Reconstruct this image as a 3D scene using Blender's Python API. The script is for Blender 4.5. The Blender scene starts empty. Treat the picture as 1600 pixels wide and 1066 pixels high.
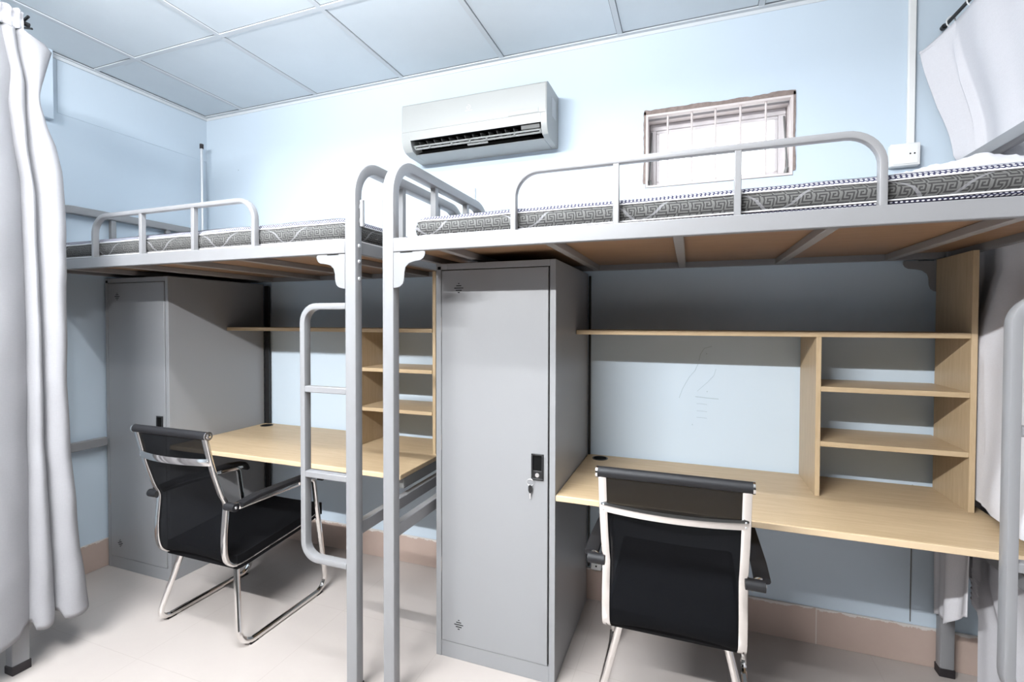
import bpy, bmesh, math, random
from mathutils import Vector, Matrix, noise
random.seed(7)
SC = bpy.context.scene
COL = SC.collection
PI = math.pi

# ------------------------------------------------------------------ camera
cd = bpy.data.cameras.new('camera')
cam = bpy.data.objects.new('camera', cd); COL.objects.link(cam)
YAW, PITCH, ROLL, FPX = 0.3523, -0.0188, 0.0022, 757.0
fwd0 = Vector((-math.sin(YAW), math.cos(YAW), 0)); rt0 = Vector((math.cos(YAW), math.sin(YAW), 0)); up0 = Vector((0, 0, 1))
fw = fwd0*math.cos(PITCH) + up0*math.sin(PITCH); up = up0*math.cos(PITCH) - fwd0*math.sin(PITCH)
r_ = rt0*math.cos(ROLL) + up*math.sin(ROLL); u_ = up*math.cos(ROLL) - rt0*math.sin(ROLL)
m = Matrix((r_, u_, -fw)).transposed().to_4x4(); m.translation = Vector((1.0368, -2.3714, 1.3699))
cam.matrix_world = m
cd.sensor_width = 36.0; cd.lens = FPX/1600*36.0; cd.clip_start = 0.02; cd.shift_y = (517.6-533.0)/1600
SC.camera = cam

# ------------------------------------------------------------------ world, lamps, exposure
w = bpy.data.worlds.new('daylight'); SC.world = w; w.use_nodes = True
bg = w.node_tree.nodes['Background']; bg.inputs[0].default_value = (0.95, 0.98, 1.0, 1); bg.inputs[1].default_value = 1.0
_nt = w.node_tree; _tc = _nt.nodes.new('ShaderNodeTexCoord'); _sp = _nt.nodes.new('ShaderNodeSeparateXYZ'); _mr = _nt.nodes.new('ShaderNodeMapRange')
_nt.links.new(_tc.outputs['Generated'], _sp.inputs[0]); _nt.links.new(_sp.outputs[1], _mr.inputs[0]); _nt.links.new(_mr.outputs[0], bg.inputs[1])
# bright sky outside the window (+y); the dimmer rest of the room behind the camera (-y)
_mr.inputs[1].default_value = 0.05; _mr.inputs[2].default_value = 0.35; _mr.inputs[3].default_value = 0.05; _mr.inputs[4].default_value = 2.0

def tube_or_fill_lamp(name, loc, power, tilt, sx=1.2, sy=0.045):
    l = bpy.data.lights.new(name, 'AREA'); l.shape = 'RECTANGLE'; l.size = sx; l.size_y = sy
    l.energy = power; l.color = (0.97, 0.985, 1.0)
    o = bpy.data.objects.new(name, l); COL.objects.link(o); o.location = loc; o.rotation_euler = (math.radians(tilt), 0, 0)
    return o
tube_or_fill_lamp('tube_or_fill_light', (-0.25, -3.15, 2.68), 94, 32, 1.7)
tube_or_fill_lamp('tube_or_fill_light', (0.10, -1.60, 2.70), 20, -8, 2.4)
# fill lamps added below the tubes as their upward light, brightening ceiling and walls
tube_or_fill_lamp('tube_or_fill_light', (-0.20, -3.15, 2.50), 36, 180)
tube_or_fill_lamp('tube_or_fill_light', (-0.10, -1.60, 2.50), 36, 180)

SC.view_settings.view_transform = 'Standard'
SC.view_settings.look = 'None'
SC.view_settings.gamma = 1.0
SC.view_settings.use_curve_mapping = False
SC.view_settings.exposure = 0.84
try:
    SC.cycles.max_bounces = 10; SC.cycles.diffuse_bounces = 2; SC.cycles.transparent_max_bounces = 12
    SC.cycles.sample_clamp_indirect = 6.0
    SC.cycles.use_denoising = True
except Exception: pass

# ------------------------------------------------------------------ node helper
class E:
    """tiny expression wrapper over math nodes"""
    def __init__(s, nt, sock): s.nt, s.s = nt, sock
    def op(s, o, b=None, c=None):
        n = s.nt.nodes.new('ShaderNodeMath'); n.operation = o
        s.nt.links.new(s.s, n.inputs[0])
        for i, v in ((1, b), (2, c)):
            if v is None: continue
            if isinstance(v, E): s.nt.links.new(v.s, n.inputs[i])
            else: n.inputs[i].default_value = v
        return E(s.nt, n.outputs[0])
    def __add__(s, b): return s.op('ADD', b)
    def __sub__(s, b): return s.op('SUBTRACT', b)
    def __mul__(s, b): return s.op('MULTIPLY', b)
    def __truediv__(s, b): return s.op('DIVIDE', b)
    def fract(s): return s.op('FRACT')
    def floor(s): return s.op('FLOOR')
    def abs(s): return s.op('ABSOLUTE')
    def lt(s, b): return s.op('LESS_THAN', b)
    def gt(s, b): return s.op('GREATER_THAN', b)
    def max(s, b): return s.op('MAXIMUM', b)
    def min(s, b): return s.op('MINIMUM', b)
    def sin(s): return s.op('SINE')
    def mod(s, b): return s.op('FLOORED_MODULO', b)

def new_mat(name, col=(.8, .8, .8), rough=.5, metal=0., spec=.5):
    mt = bpy.data.materials.new(name); mt.use_nodes = True
    b = mt.node_tree.nodes['Principled BSDF']
    b.inputs['Base Color'].default_value = (*col, 1); b.inputs['Roughness'].default_value = rough
    b.inputs['Metallic'].default_value = metal
    b.inputs['Specular IOR Level'].default_value = spec
    return mt, mt.node_tree, b
def coords(nt):
    tc = nt.nodes.new('ShaderNodeTexCoord'); sp = nt.nodes.new('ShaderNodeSeparateXYZ')
    nt.links.new(tc.outputs['Object'], sp.inputs[0])
    return tc.outputs['Object'], E(nt, sp.outputs[0]), E(nt, sp.outputs[1]), E(nt, sp.outputs[2])
def noise_tex(nt, vec, scale, detail=3., rough=.5, stretch=None):
    if stretch:
        mp = nt.nodes.new('ShaderNodeMapping'); mp.inputs['Scale'].default_value = stretch
        nt.links.new(vec, mp.inputs[0]); vec = mp.outputs[0]
    n = nt.nodes.new('ShaderNodeTexNoise'); n.inputs['Scale'].default_value = scale
    n.inputs['Detail'].default_value = detail; n.inputs['Roughness'].default_value = rough
    nt.links.new(vec, n.inputs['Vector']); return E(nt, n.outputs['Fac'])
def mixc(nt, fac, a, b):
    n = nt.nodes.new('ShaderNodeMix'); n.data_type = 'RGBA'
    if isinstance(fac, E): nt.links.new(fac.s, n.inputs[0])
    else: n.inputs[0].default_value = fac
    for i, v in ((6, a), (7, b)):
        if isinstance(v, tuple): n.inputs[i].default_value = (*v, 1)
        else: nt.links.new(v, n.inputs[i])
    return n.outputs[2]
def bump(nt, b, h, strength=.2, dist=.002):
    n = nt.nodes.new('ShaderNodeBump'); n.inputs['Strength'].default_value = strength; n.inputs['Distance'].default_value = dist
    nt.links.new(h.s, n.inputs['Height']); nt.links.new(n.outputs[0], b.inputs['Normal'])

M = {}
# painted wall
mt, nt, b = new_mat('wall_paint', (.66, .755, .83), .75, spec=.25); v, X, Y, Z = coords(nt)
n1 = noise_tex(nt, v, 1.6, 4); nt.links.new(mixc(nt, n1, (.585, .685, .78), (.63, .725, .815)), b.inputs['Base Color'])
bump(nt, b, noise_tex(nt, v, 35, 5), .08, .004); M['wall'] = mt
# floor tile
mt, nt, b = new_mat('floor_tile', (.72, .66, .62), .32, spec=.4); v, X, Y, Z = coords(nt)
fx = ((X + 1.055)/.56).fract(); fy = ((Y + .515)/.56).fract()
g = fx.min(fx*-1 + 1).min(fy.min(fy*-1 + 1)).lt(.0032)
sp = noise_tex(nt, v, 3.0, 6, .65)
base = mixc(nt, sp, (.43, .385, .36), (.505, .455, .425))
nt.links.new(mixc(nt, g*.35, base, (.36, .31, .28)), b.inputs['Base Color']); M['floor'] = mt
# skirting tile
mt, nt, b = new_mat('skirting_tile', (.62, .50, .44), .35); v, X, Y, Z = coords(nt)
fx = ((X + Y + .2)/.58).fract(); g = fx.min(fx*-1 + 1).lt(.004)
sp = noise_tex(nt, v, 6, 5, .6)
base = mixc(nt, sp, (.47, .355, .30), (.57, .445, .385))
rag = noise_tex(nt, v, 22, 5, .7)
mort = (Z + rag*-.05).gt(.123)
base = mixc(nt, mort*.75, base, (.72, .70, .68))
nt.links.new(mixc(nt, g*.7, base, (.70, .66, .62)), b.inputs['Base Color']); M['skirt'] = mt
# ceiling
mt, nt, b = new_mat('ceiling_tile', (.70, .745, .78), .85, spec=.2); v, X, Y, Z = coords(nt)
nt.links.new(mixc(nt, noise_tex(nt, v, 2.2, 6, .62), (.68, .745, .79), (.79, .855, .90)), b.inputs['Base Color'])
bump(nt, b, noise_tex(nt, v, 60, 4), .06, .003); M['ceil'] = mt
M['grid'] = new_mat('ceiling_grid_paint', (.66, .70, .735), .6)[0]
M['shadowgap'] = new_mat('dark_gap', (.16, .18, .20), .9)[0]
# steel
def metal_paint(name, col, rough):
    mt, nt, b = new_mat(name, col, rough); v, X, Y, Z = coords(nt)
    bump(nt, b, noise_tex(nt, v, 140, 2), .03, .001); return mt
M['steel'] = metal_paint('grey_steel_paint', (.24, .239, .246), .32)
M['locker'] = metal_paint('grey_locker_paint', (.275, .276, .283), .36)
M['slat'] = metal_paint('dark_slat_paint', (.30, .28, .27), .45)
M['foot'] = new_mat('black_rubber', (.018, .014, .016), .6)[0]
M['black'] = new_mat('black_plastic', (.012, .012, .013), .35)[0]
M['void'] = new_mat('deep_black', (.006, .006, .006), .9, spec=.1)[0]
M['chrome'] = new_mat('chrome', (.86, .84, .82), .11, 1.0)[0]
M['bolt'] = new_mat('zinc_bolt', (.75, .75, .76), .3, .9)[0]
M['white'] = new_mat('white_plastic', (.86, .865, .86), .4)[0]
M['acw'] = new_mat('air_conditioner_white', (.38, .387, .378), .35)[0]
M['greyp'] = new_mat('grey_plastic', (.16, .16, .155), .5)[0]
M['cream'] = new_mat('cream_window_paint', (.70, .63, .615), .5)[0]
M['pvc'] = new_mat('white_window_frame', (.74, .70, .71), .4)[0]
M['logo'] = new_mat('pale_logo_grey', (.55, .56, .57), .5)[0]
# wood
def wood(name, c1, c2, stretch):
    mt, nt, b = new_mat(name, c1, .42, spec=.35); v, X, Y, Z = coords(nt)
    n = noise_tex(nt, v, 5.0, 6, .6, stretch); n2 = noise_tex(nt, v, 24., 3, .5, stretch)
    nt.links.new(mixc(nt, (n*.7 + n2*.3 - .3)*2.2, c1, c2), b.inputs['Base Color']); return mt
W1, W2 = (.45, .325, .19), (.59, .45, .29)
M['woodx'] = wood('oak_board', W1, W2, (1.2, 14, 14))
M['woodz'] = wood('oak_board_upright', W1, W2, (14, 14, 1.2))
M['ply'] = wood('brown_plywood', (.28, .165, .09), (.37, .225, .13), (1.0, 9, 9))
M['edge'] = new_mat('oak_edge_band', (.68, .52, .34), .45)[0]
# cloth
def cloth(name, c):
    mt, nt, b = new_mat(name, c, .9, spec=.15); v, X, Y, Z = coords(nt)
    a = noise_tex(nt, v, 60, 4, .6, (1, 1, 7)); c2 = noise_tex(nt, v, 60, 4, .6, (7, 7, 1)); big = noise_tex(nt, v, 5, 4)
    f = a*.4 + c2*.4 + big*.2
    nt.links.new(mixc(nt, f, tuple(q*.86 for q in c), tuple(min(1, q*1.1) for q in c)), b.inputs['Base Color'])
    bump(nt, b, a + c2, .18, .002); return mt
M['curtain'] = cloth('grey_linen_cloth', (.32, .316, .33))
M['hem'] = cloth('white_header_tape', (.62, .61, .64))
M['curtain2'] = cloth('mauve_grey_linen_cloth', (.70, .69, .72))
M['sheet'] = new_mat('white_bed_sheet', (.62, .62, .66), .7)[0]
# mattress side: meander pattern with quilting line
mt, nt, b = new_mat('mattress_meander_fabric', (.4, .4, .4), .85, spec=.1); v, X, Y, Z = coords(nt)
U = X + Y
MEANDER = ('1111111011111110', '1000001010000000', '1011101010111111', '1010001010100001', '1010111010101101', '1010000010100101', '1011111110111101', '0000000000000001')
CW, CH = .062, .031
par = (Z/CH).floor().mod(2.)
fu = (U/CW + par*.5).fract(); fr = ((Z/CH).fract()*8.).floor()
ring = None
for k, bits in enumerate(MEANDER):
    rp = nt.nodes.new('ShaderNodeValToRGB'); rp.color_ramp.interpolation = 'CONSTANT'; els = rp.color_ramp.elements
    runs = [(q, c_) for q, c_ in enumerate(bits) if q == 0 or bits[q-1] != c_]
    while len(els) < len(runs): els.new(.5)
    while len(els) > max(1, len(runs)): els.remove(els[-1])
    for el, (q, c_) in zip(els, runs): el.position = q/16.; el.color = (1, 1, 1, 1) if c_ == '1' else (0, 0, 0, 1)
    nt.links.new(fu.s, rp.inputs[0]); sel = (fr - float(k)).abs().lt(.5)*E(nt, rp.outputs[0])
    ring = sel if ring is None else ring + sel
mel = noise_tex(nt, v, 180, 2)
dark = mixc(nt, mel, (.04, .039, .039), (.062, .061, .06)); lite = mixc(nt, mel, (.115, .113, .11), (.155, .153, .148))
cc = mixc(nt, ring, dark, lite)
tri = ((U/.36).fract() - .5).abs()*2.0
vn = (Z - .025)/.075 + ((Z)*70.).sin()*.12
seam = (tri - vn).abs().lt(.028)
nt.links.new(mixc(nt, seam*.5, cc, (.30, .295, .31)), b.inputs['Base Color'])
bump(nt, b, (tri - vn).abs().min(.25), .5, .006); M['meander'] = mt
# mattress border: navy mesh with white dots
mt, nt, b = new_mat('navy_dotted_mesh', (.05, .05, .12), .8); v, X, Y, Z = coords(nt)
row = (Z/.0058).floor(); fx = ((U_ := X + Y)/.0112 + row*.5).fract() - .5; fy = (Z/.0058).fract() - .5
dd = (fx*fx + fy*fy*.8).lt(.085)
nt.links.new(mixc(nt, dd, (.025, .025, .06), (.80, .80, .84)), b.inputs['Base Color']); M['dots'] = mt
M['piping'] = new_mat('white_piping', (.82, .82, .84), .7)[0]
M['mtop'] = new_mat('mattress_top_fabric', (.70, .70, .73), .85)[0]
# chair mesh fabric (see-through weave)
mt, nt, b = new_mat('black_mesh_fabric', (.005, .0055, .007), .8, spec=.12)
tr = nt.nodes.new('ShaderNodeBsdfTransparent'); mx = nt.nodes.new('ShaderNodeMixShader'); mx.inputs[0].default_value = .80
nt.links.new(tr.outputs[0], mx.inputs[1]); nt.links.new(b.outputs[0], mx.inputs[2])
nt.links.new(mx.outputs[0], nt.nodes['Material Output'].inputs[0]); M['mesh'] = mt
M['pad'] = new_mat('black_seat_pad', (.005, .005, .006), .8, spec=.12)[0]
M['leather'] = new_mat('black_leatherette', (.006, .006, .008), .6)[0]
# glass
mt, nt, b = new_mat('window_glass', (1, 1, 1), .02)
tr = nt.nodes.new('ShaderNodeBsdfTransparent'); gl = nt.nodes.new('ShaderNodeBsdfGlossy'); gl.inputs['Roughness'].default_value = .03
mx = nt.nodes.new('ShaderNodeMixShader'); mx.inputs[0].default_value = .06
nt.links.new(tr.outputs[0], mx.inputs[1]); nt.links.new(gl.outputs[0], mx.inputs[2]); nt.links.new(mx.outputs[0], nt.nodes['Material Output'].inputs[0]); M['glass'] = mt
# broken plaster
mt, nt, b = new_mat('broken_plaster', (.25, .19, .17), .95, spec=.1); v, X, Y, Z = coords(nt)
nt.links.new(mixc(nt, noise_tex(nt, v, 45, 5, .7), (.12, .09, .08), (.42, .34, .31)), b.inputs['Base Color']); M['plaster'] = mt
M['pencil'] = new_mat('pencil_line', (.42, .52, .58), .9, spec=.1)[0]

# ------------------------------------------------------------------ mesh helpers
def box(bm, x0, x1, y0, y1, z0, z1, mi=0):
    vs = [bm.verts.new((x, y, z)) for x in (x0, x1) for y in (y0, y1) for z in (z0, z1)]
    for q in ((0, 1, 3, 2), (4, 6, 7, 5), (0, 4, 5, 1), (2, 3, 7, 6), (0, 2, 6, 4), (1, 5, 7, 3)):
        f = bm.faces.new([vs[i] for i in q]); f.material_index = mi
def prism(bm, pts, axis, a, b_, mi=0):
    """polygon pts (2D) extruded along axis from a to b_"""
    def P(p, t):
        return {'x': (t, p[0], p[1]), 'y': (p[0], t, p[1]), 'z': (p[0], p[1], t)}[axis]
    A = [bm.verts.new(P(p, a)) for p in pts]; B = [bm.verts.new(P(p, b_)) for p in pts]; n = len(pts)
    for fs in (A[::-1], B): bm.faces.new(fs).material_index = mi
    for i in range(n):
        bm.faces.new((A[i], A[(i+1) % n], B[(i+1) % n], B[i])).material_index = mi
def rounded(pts, r, n=7):
    """polyline with arcs of radius r at inner corners"""
    pts = [Vector(p) for p in pts]; out = [pts[0]]
    for i in range(1, len(pts)-1):
        p, a, c = pts[i], pts[i-1], pts[i+1]
        rr = r[i-1] if isinstance(r, (list, tuple)) else r
        d1 = (a-p).normalized(); d2 = (c-p).normalized()
        ang = d1.angle(d2); t = rr/math.tan(ang/2)
        t = min(t, (a-p).length*.499, (c-p).length*.499); rr = t*math.tan(ang/2)
        cen = p + (d1+d2).normalized()*(rr/math.sin(ang/2))
        s = p + d1*t - cen; e = p + d2*t - cen; th = s.angle(e)
        for k in range(n+1):
            f = k/n
            out.append(cen + (s*math.sin((1-f)*th) + e*math.sin(f*th))/math.sin(th))
    out.append(pts[-1]); return out
def sweep(bm, path, prof, N, closed=False, mi=0, caps=True):
    """prof: list of (along N, in-plane) offsets; N constant plane normal"""
    path = [Vector(p) for p in path]; N = Vector(N).normalized(); n = len(path); rings = []
    for i in range(n):
        if closed: t1 = path[i]-path[i-1]; t2 = path[(i+1) % n]-path[i]
        else:
            t1 = path[i]-path[i-1] if i else path[1]-path[0]; t2 = path[i+1]-path[i] if i < n-1 else t1
        t1.normalize(); t2.normalize(); T = (t1+t2).normalized(); B = T.cross(N).normalized()
        k = 1.0/max(.5, math.sqrt(max(.01, (1+t1.dot(t2))/2)))
        NN = B.cross(T)
        rings.append([bm.verts.new(path[i] + NN*a + B*(b_*k)) for a, b_ in prof])
    m_ = len(prof); R = range(n if closed else n-1)
    for i in R:
        A, B = rings[i], rings[(i+1) % n]
        for j in range(m_):
            f = bm.faces.new((A[j], A[(j+1) % m_], B[(j+1) % m_], B[j])); f.material_index = mi; f.smooth = True
    if not closed and caps:
        bm.faces.new(rings[0][::-1]).material_index = mi; bm.faces.new(rings[-1]).material_index = mi
def rprof(w_, h_, r=.004):
    """rounded rectangle profile"""
    out = []
    for cx, cy, a0 in ((w_/2-r, h_/2-r, 0), (-w_/2+r, h_/2-r, 90), (-w_/2+r, -h_/2+r, 180), (w_/2-r, -h_/2+r, 270)):
        for k in range(3):
            a = math.radians(a0+45*k); out.append((cx+r*math.cos(a), cy+r*math.sin(a)))
    return out
def cprof(r, n=12): return [(r*math.cos(2*PI*k/n), r*math.sin(2*PI*k/n)) for k in range(n)]
def cyl(bm, p, q, r, n=16, mi=0):
    p, q = Vector(p), Vector(q); d = (q-p).normalized(); N = d.orthogonal()
    sweep(bm, [p, q], cprof(r, n), N, mi=mi)
def dome(bm, c, ax, r, h, n=12, mi=0):
    c = Vector(c); ax = Vector(ax).normalized(); a = ax.orthogonal().normalized(); b_ = ax.cross(a); prev = None
    for k in range(4):
        t = k/3*PI/2; rr = r*math.cos(t)+1e-5; hh = h*math.sin(t)
        ring = [bm.verts.new(c + a*(rr*math.cos(2*PI*j/n)) + b_*(rr*math.sin(2*PI*j/n)) + ax*hh) for j in range(n)]
        if prev:
            for j in range(n): f = bm.faces.new((prev[j], prev[(j+1) % n], ring[(j+1) % n], ring[j])); f.smooth = True; f.material_index = mi
        else: bm.faces.new(ring[::-1]).material_index = mi
        prev = ring
    bm.faces.new(prev).material_index = mi
def grid(bm, rows, mi=0, smooth=True, close=False):
    V = [[bm.verts.new(p) for p in r] for r in rows]
    for i in range(len(V)-1):
        m_ = len(V[i])
        for j in range(m_ if close else m_-1):
            f = bm.faces.new((V[i][j], V[i][(j+1) % m_], V[i+1][(j+1) % m_], V[i+1][j])); f.smooth = smooth; f.material_index = mi
    return V
def BM(): return bmesh.new()
def wloc(o):
    p = Vector((0, 0, 0))
    while o is not None: p = p + o.location; o = o.parent
    return p
def obj(name, bm, mats, parent=None, bevel=0, solid=0, sub=0, origin=None, fix=True):
    """links a bmesh written in world coordinates as one mesh object under parent"""
    if fix: bmesh.ops.recalc_face_normals(bm, faces=bm.faces[:])
    base = wloc(parent) if parent else Vector((0, 0, 0))
    if origin is not None: base = base*0 + Vector(origin)
    for v_ in bm.verts: v_.co -= base
    me = bpy.data.meshes.new(name); bm.to_mesh(me); bm.free()
    me.set_sharp_from_angle(angle=math.radians(28))
    for mm in (mats if isinstance(mats, (list, tuple)) else [mats]): me.materials.append(M[mm])
    o = bpy.data.objects.new(name, me); COL.objects.link(o)
    if parent: o.parent = parent; o.location = base - wloc(parent)
    else: o.location = base
    if solid:
        s = o.modifiers.new('thickness', 'SOLIDIFY'); s.thickness = solid; s.offset = 0
    if bevel:
        bv = o.modifiers.new('bevel', 'BEVEL'); bv.width = bevel; bv.segments = 2; bv.limit_method = 'ANGLE'; bv.angle_limit = math.radians(40)
    if sub:
        s = o.modifiers.new('sub', 'SUBSURF'); s.levels = sub; s.render_levels = sub
    return o
def tag(o, label, cat, group=None, kind=None):
    o['label'] = label; o['category'] = cat
    if group: o['group'] = group
    if kind: o['kind'] = kind
    return o
def thing(name, label, cat, loc, group=None):
    o = bpy.data.objects.new(name, None); COL.objects.link(o); o.location = loc; o.empty_display_size = .1
    return tag(o, label, cat, group)
def struct(name, bm, mats, parent=None, label=None, **k):
    o = obj(name, bm, mats, parent, **k); o['kind'] = 'structure'
    if label: o['label'] = label
    return o
def simple(name, lo, hi, mats, parent, bevel=.0015):
    bm = BM(); box(bm, lo[0], hi[0], lo[1], hi[1], lo[2], hi[2]); return obj(name, bm, mats, parent, bevel=bevel)
def lerp_table(tab, z):
    tab = sorted(tab)
    if z <= tab[0][0]: return tab[0][1]
    for (a, p), (b_, q) in zip(tab, tab[1:]):
        if z <= b_: return p + (q-p)*(z-a)/(b_-a)
    return tab[-1][1]

# ------------------------------------------------------------------ the room
XL, XR, YB, YF, ZC = -2.03, 4.2, 0.0, -4.4, 2.7318
bm = BM(); box(bm, XL-.12, XR, YF, .2, -.06, 0); struct('floor', bm, 'floor', label='beige tiled floor with thin grout lines')
# window opening in the back wall
WX0, WX1, WZ0, WZ1 = .832, 1.444, 2.001, 2.344
bm = BM()
box(bm, XL-.12, WX0, 0, .2, 0, 2.9); box(bm, WX1, XR, 0, .2, 0, 2.9); box(bm, WX0, WX1, 0, .2, 0, WZ0); box(bm, WX0, WX1, 0, .2, WZ1, 2.9)
wb = struct('wall_back', bm, 'wall', label='pale blue painted back wall')
# pencil scribbles and a thin crack on the back wall
bm = BM()
def scr(pts, w_=.0022):
    path = [(x, -.0006, z) for x, z in pts]
    sweep(bm, path, [(-.0005, -w_/2), (.0005, -w_/2), (.0005, w_/2), (-.0005, w_/2)], (0, 1, 0))
scr([(1.130, 1.262), (1.098, 1.252), (1.082, 1.225), (1.076, 1.195)])
scr([(1.072, 1.18), (1.06, 1.15), (1.035, 1.118), (1.02, 1.09), (1.005, 1.06), (.992, 1.02)])
scr([(1.148, 1.16), (1.14, 1.13), (1.115, 1.10), (1.09, 1.075), (1.07, 1.055)], .0016)
scr([(1.062, 1.03), (1.11, 1.026), (1.16, 1.024)], .003)
for z_ in (.998, .965, .935): scr([(1.068, z_), (1.09, z_), (1.112, z_-.002)], .0018)
for x_, z_ in ((1.108, 1.228), (1.112, 1.055), (1.05, .90)): scr([(x_-.002, z_), (x_+.002, z_)], .005)
scr([(-1.745, 2.36), (-1.738, 2.357)], .006)
obj('pencil_marks', bm, 'pencil', wb)['label'] = 'faint pencil scribbles'
bm = BM(); box(bm, 1.8785, 1.8815, -.003, 0, .165, .72); obj('thin_cable', bm, 'greyp', wb)['label'] = 'thin dark cable down the wall'
# left wall, with an upper plaster layer and the end of a beam
bm = BM(); box(bm, XL-.12, XL, YF, 0, 0, 2.9); wl = struct('wall_left', bm, 'wall', label='pale blue left wall')
bm = BM(); prism(bm, [(XL-.001, 2.44), (XL+.0025, 2.443), (XL+.0025, 2.9), (XL-.001, 2.9)], 'y', -.82, 0); struct('trim_1', bm, 'wall', label='raised upper plaster layer on the left wall')
bm = BM(); box(bm, XL-.001, XL+.035, YF, -.85, 2.39, 2.9); struct('trim_2', bm, 'wall', label='end of the shallow beam on the left wall', bevel=.004)
# baseboards
bm = BM(); box(bm, XL, XR, -.011, 0, 0, .155); struct('baseboard_back', bm, 'skirt', bevel=.002)
bm = BM(); box(bm, XL, XL+.011, YF, -.011, 0, .155); struct('baseboard_left', bm, 'skirt', bevel=.002)
# ceiling: tiles + T-bar grid
bm = BM(); box(bm, XL, XR, YF, 0, ZC+.006, ZC+.03); ce = struct('ceiling', bm, 'ceil', label='grey white suspended tile ceiling')
bm = BM()
gx = [-1.687+.6*i for i in range(10)]; gy = [-.656-.6*i for i in range(7)]
for x in gx:
    box(bm, x-.012, x+.012, YF, -.022, ZC, ZC+.0062)
    for s in (-1, 1): box(bm, x+s*.0135-.0012, x+s*.0135+.0012, YF, -.022, ZC+.0050, ZC+.0063, 1)
for y in gy:
    box(bm, XL, XR, y-.012, y+.012, ZC+.0004, ZC+.0062)
    for s in (-1, 1): box(bm, XL, XR, y+s*.0135-.0012, y+s*.0135+.0012, ZC+.0050, ZC+.0063, 1)
obj('ceiling_grid', bm, ['grid', 'shadowgap'], ce)
bm = BM(); box(bm, XL, XR, -.022, 0, ZC-.002, ZC+.006); box(bm, XL, XR, -.0255, -.022, ZC+.004, ZC+.006, 1)
box(bm, XL, XR, -.003, 0, ZC-.018, ZC); struct('trim_3', bm, ['grid', 'shadowgap'], label='ceiling edge angle along the back wall')
bm = BM(); box(bm, XL, XL+.022, YF, -.022, ZC-.002, ZC+.006); box(bm, XL+.022, XL+.0275, YF, -.022, ZC+.003, ZC+.006, 1)
box(bm, XL+.006, XL+.009, YF, 0, ZC-.018, ZC); struct('trim_4', bm, ['grid', 'shadowgap'], label='ceiling edge angle along the left wall')

# window
wn = bpy.data.objects.new('window_1', None); COL.objects.link(wn); wn.location = (1.138, 0, 2.17); wn['kind'] = 'structure'; wn['label'] = 'small barred window high on the back wall'
def ring_frame(bm, x0, x1, z0, z1, t, y0, y1):
    box(bm, x0, x1, y0, y1, z1-t, z1); box(bm, x0, x1, y0, y1, z0, z0+t)
    box(bm, x0, x0+t, y0, y1, z0+t, z1-t); box(bm, x1-t, x1, y0, y1, z0+t, z1-t)
bm = BM(); ring_frame(bm, WX0+.002, WX1-.002, WZ0+.002, WZ1-.002, .009, -.004, .03); obj('window_frame', bm, 'cream', wn)['label'] = 'cream steel angle frame'
for x in (.931, 1.036, 1.136, 1.238, 1.339):
    bm = BM(); cyl(bm, (x, .012, WZ0+.005), (x, .012, WZ1-.005), .0046, 10); obj('security_bar', bm, 'cream', wn)
bm = BM(); ring_frame(bm, WX0-.002, WX1+.002, WZ0-.002, WZ1+.002, .012, .06, .2); obj('reveal', bm, 'cream', wn)
sa = None
bm = BM(); ring_frame(bm, WX0+.012, WX1-.012, WZ0+.010, WZ1-.010, .03, .105, .145); sa = obj('sash', bm, 'pvc', wn, bevel=.003)
bm = BM(); ring_frame(bm, WX0+.042, WX1-.042, WZ0+.040, WZ1-.040, .014, .112, .138); obj('glazing_bead', bm, 'pvc', sa, bevel=.003)
bm = BM(); box(bm, WX0+.05, WX1-.05, .122, .126, WZ0+.05, WZ1-.05); obj('pane', bm, 'glass', wn)
for s, x in ((1, WX0+.017), (-1, WX1-.017)):
    bm = BM(); cyl(bm, (x, .03, WZ0+.04), (x+s*.004, .10, WZ1-.05), .004, 8); cyl(bm, (x, .035, WZ0+.045), (x+s*.006, .035, WZ0+.02), .008, 10)
    box(bm, x-.003, x+.003, .04, .10, WZ0+.02, WZ0+.03); obj('stay_arm', bm, 'greyp', wn)
bm = BM()
def ragged(a, b_, fn, n, wmin, wmax, seed):
    rnd = random.Random(seed); P = []
    for k in range(n+1):
        t = a+(b_-a)*k/n; q_ = .5+.9*noise.noise(Vector((t*9, seed, 0)))+.35*noise.noise(Vector((t*45, seed, 2))); P.append((t, wmin+(wmax-wmin)*min(1, max(0, q_))))
    for (t0, w0), (t1, w1) in zip(P, P[1:]):
        q = [fn(t0, -.002), fn(t1, -.002), fn(t1, w1), fn(t0, w0)]
        A = [bm.verts.new((x, -.0005, z)) for x, z in q]; B = [bm.verts.new((x, -.005, z)) for x, z in q]
        bm.faces.new(B); [bm.faces.new((A[i], A[(i+1) % 4], B[(i+1) % 4], B[i])) for i in range(4)]
ragged(WX0-.006, WX1+.006, lambda t, d_: (t, WZ1+d_), 80, .012, .023, 3)
ragged(WZ0+.02, WZ1+.012, lambda t, d_: (WX0-d_, t), 40, .005, .011, 4)
ragged(WZ0+.02, WZ1+.012, lambda t, d_: (WX1+d_, t), 40, .004, .009, 5)
obj('broken_plaster_edge', bm, 'plaster', wn)['label'] = 'chipped brown plaster edge'

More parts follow.
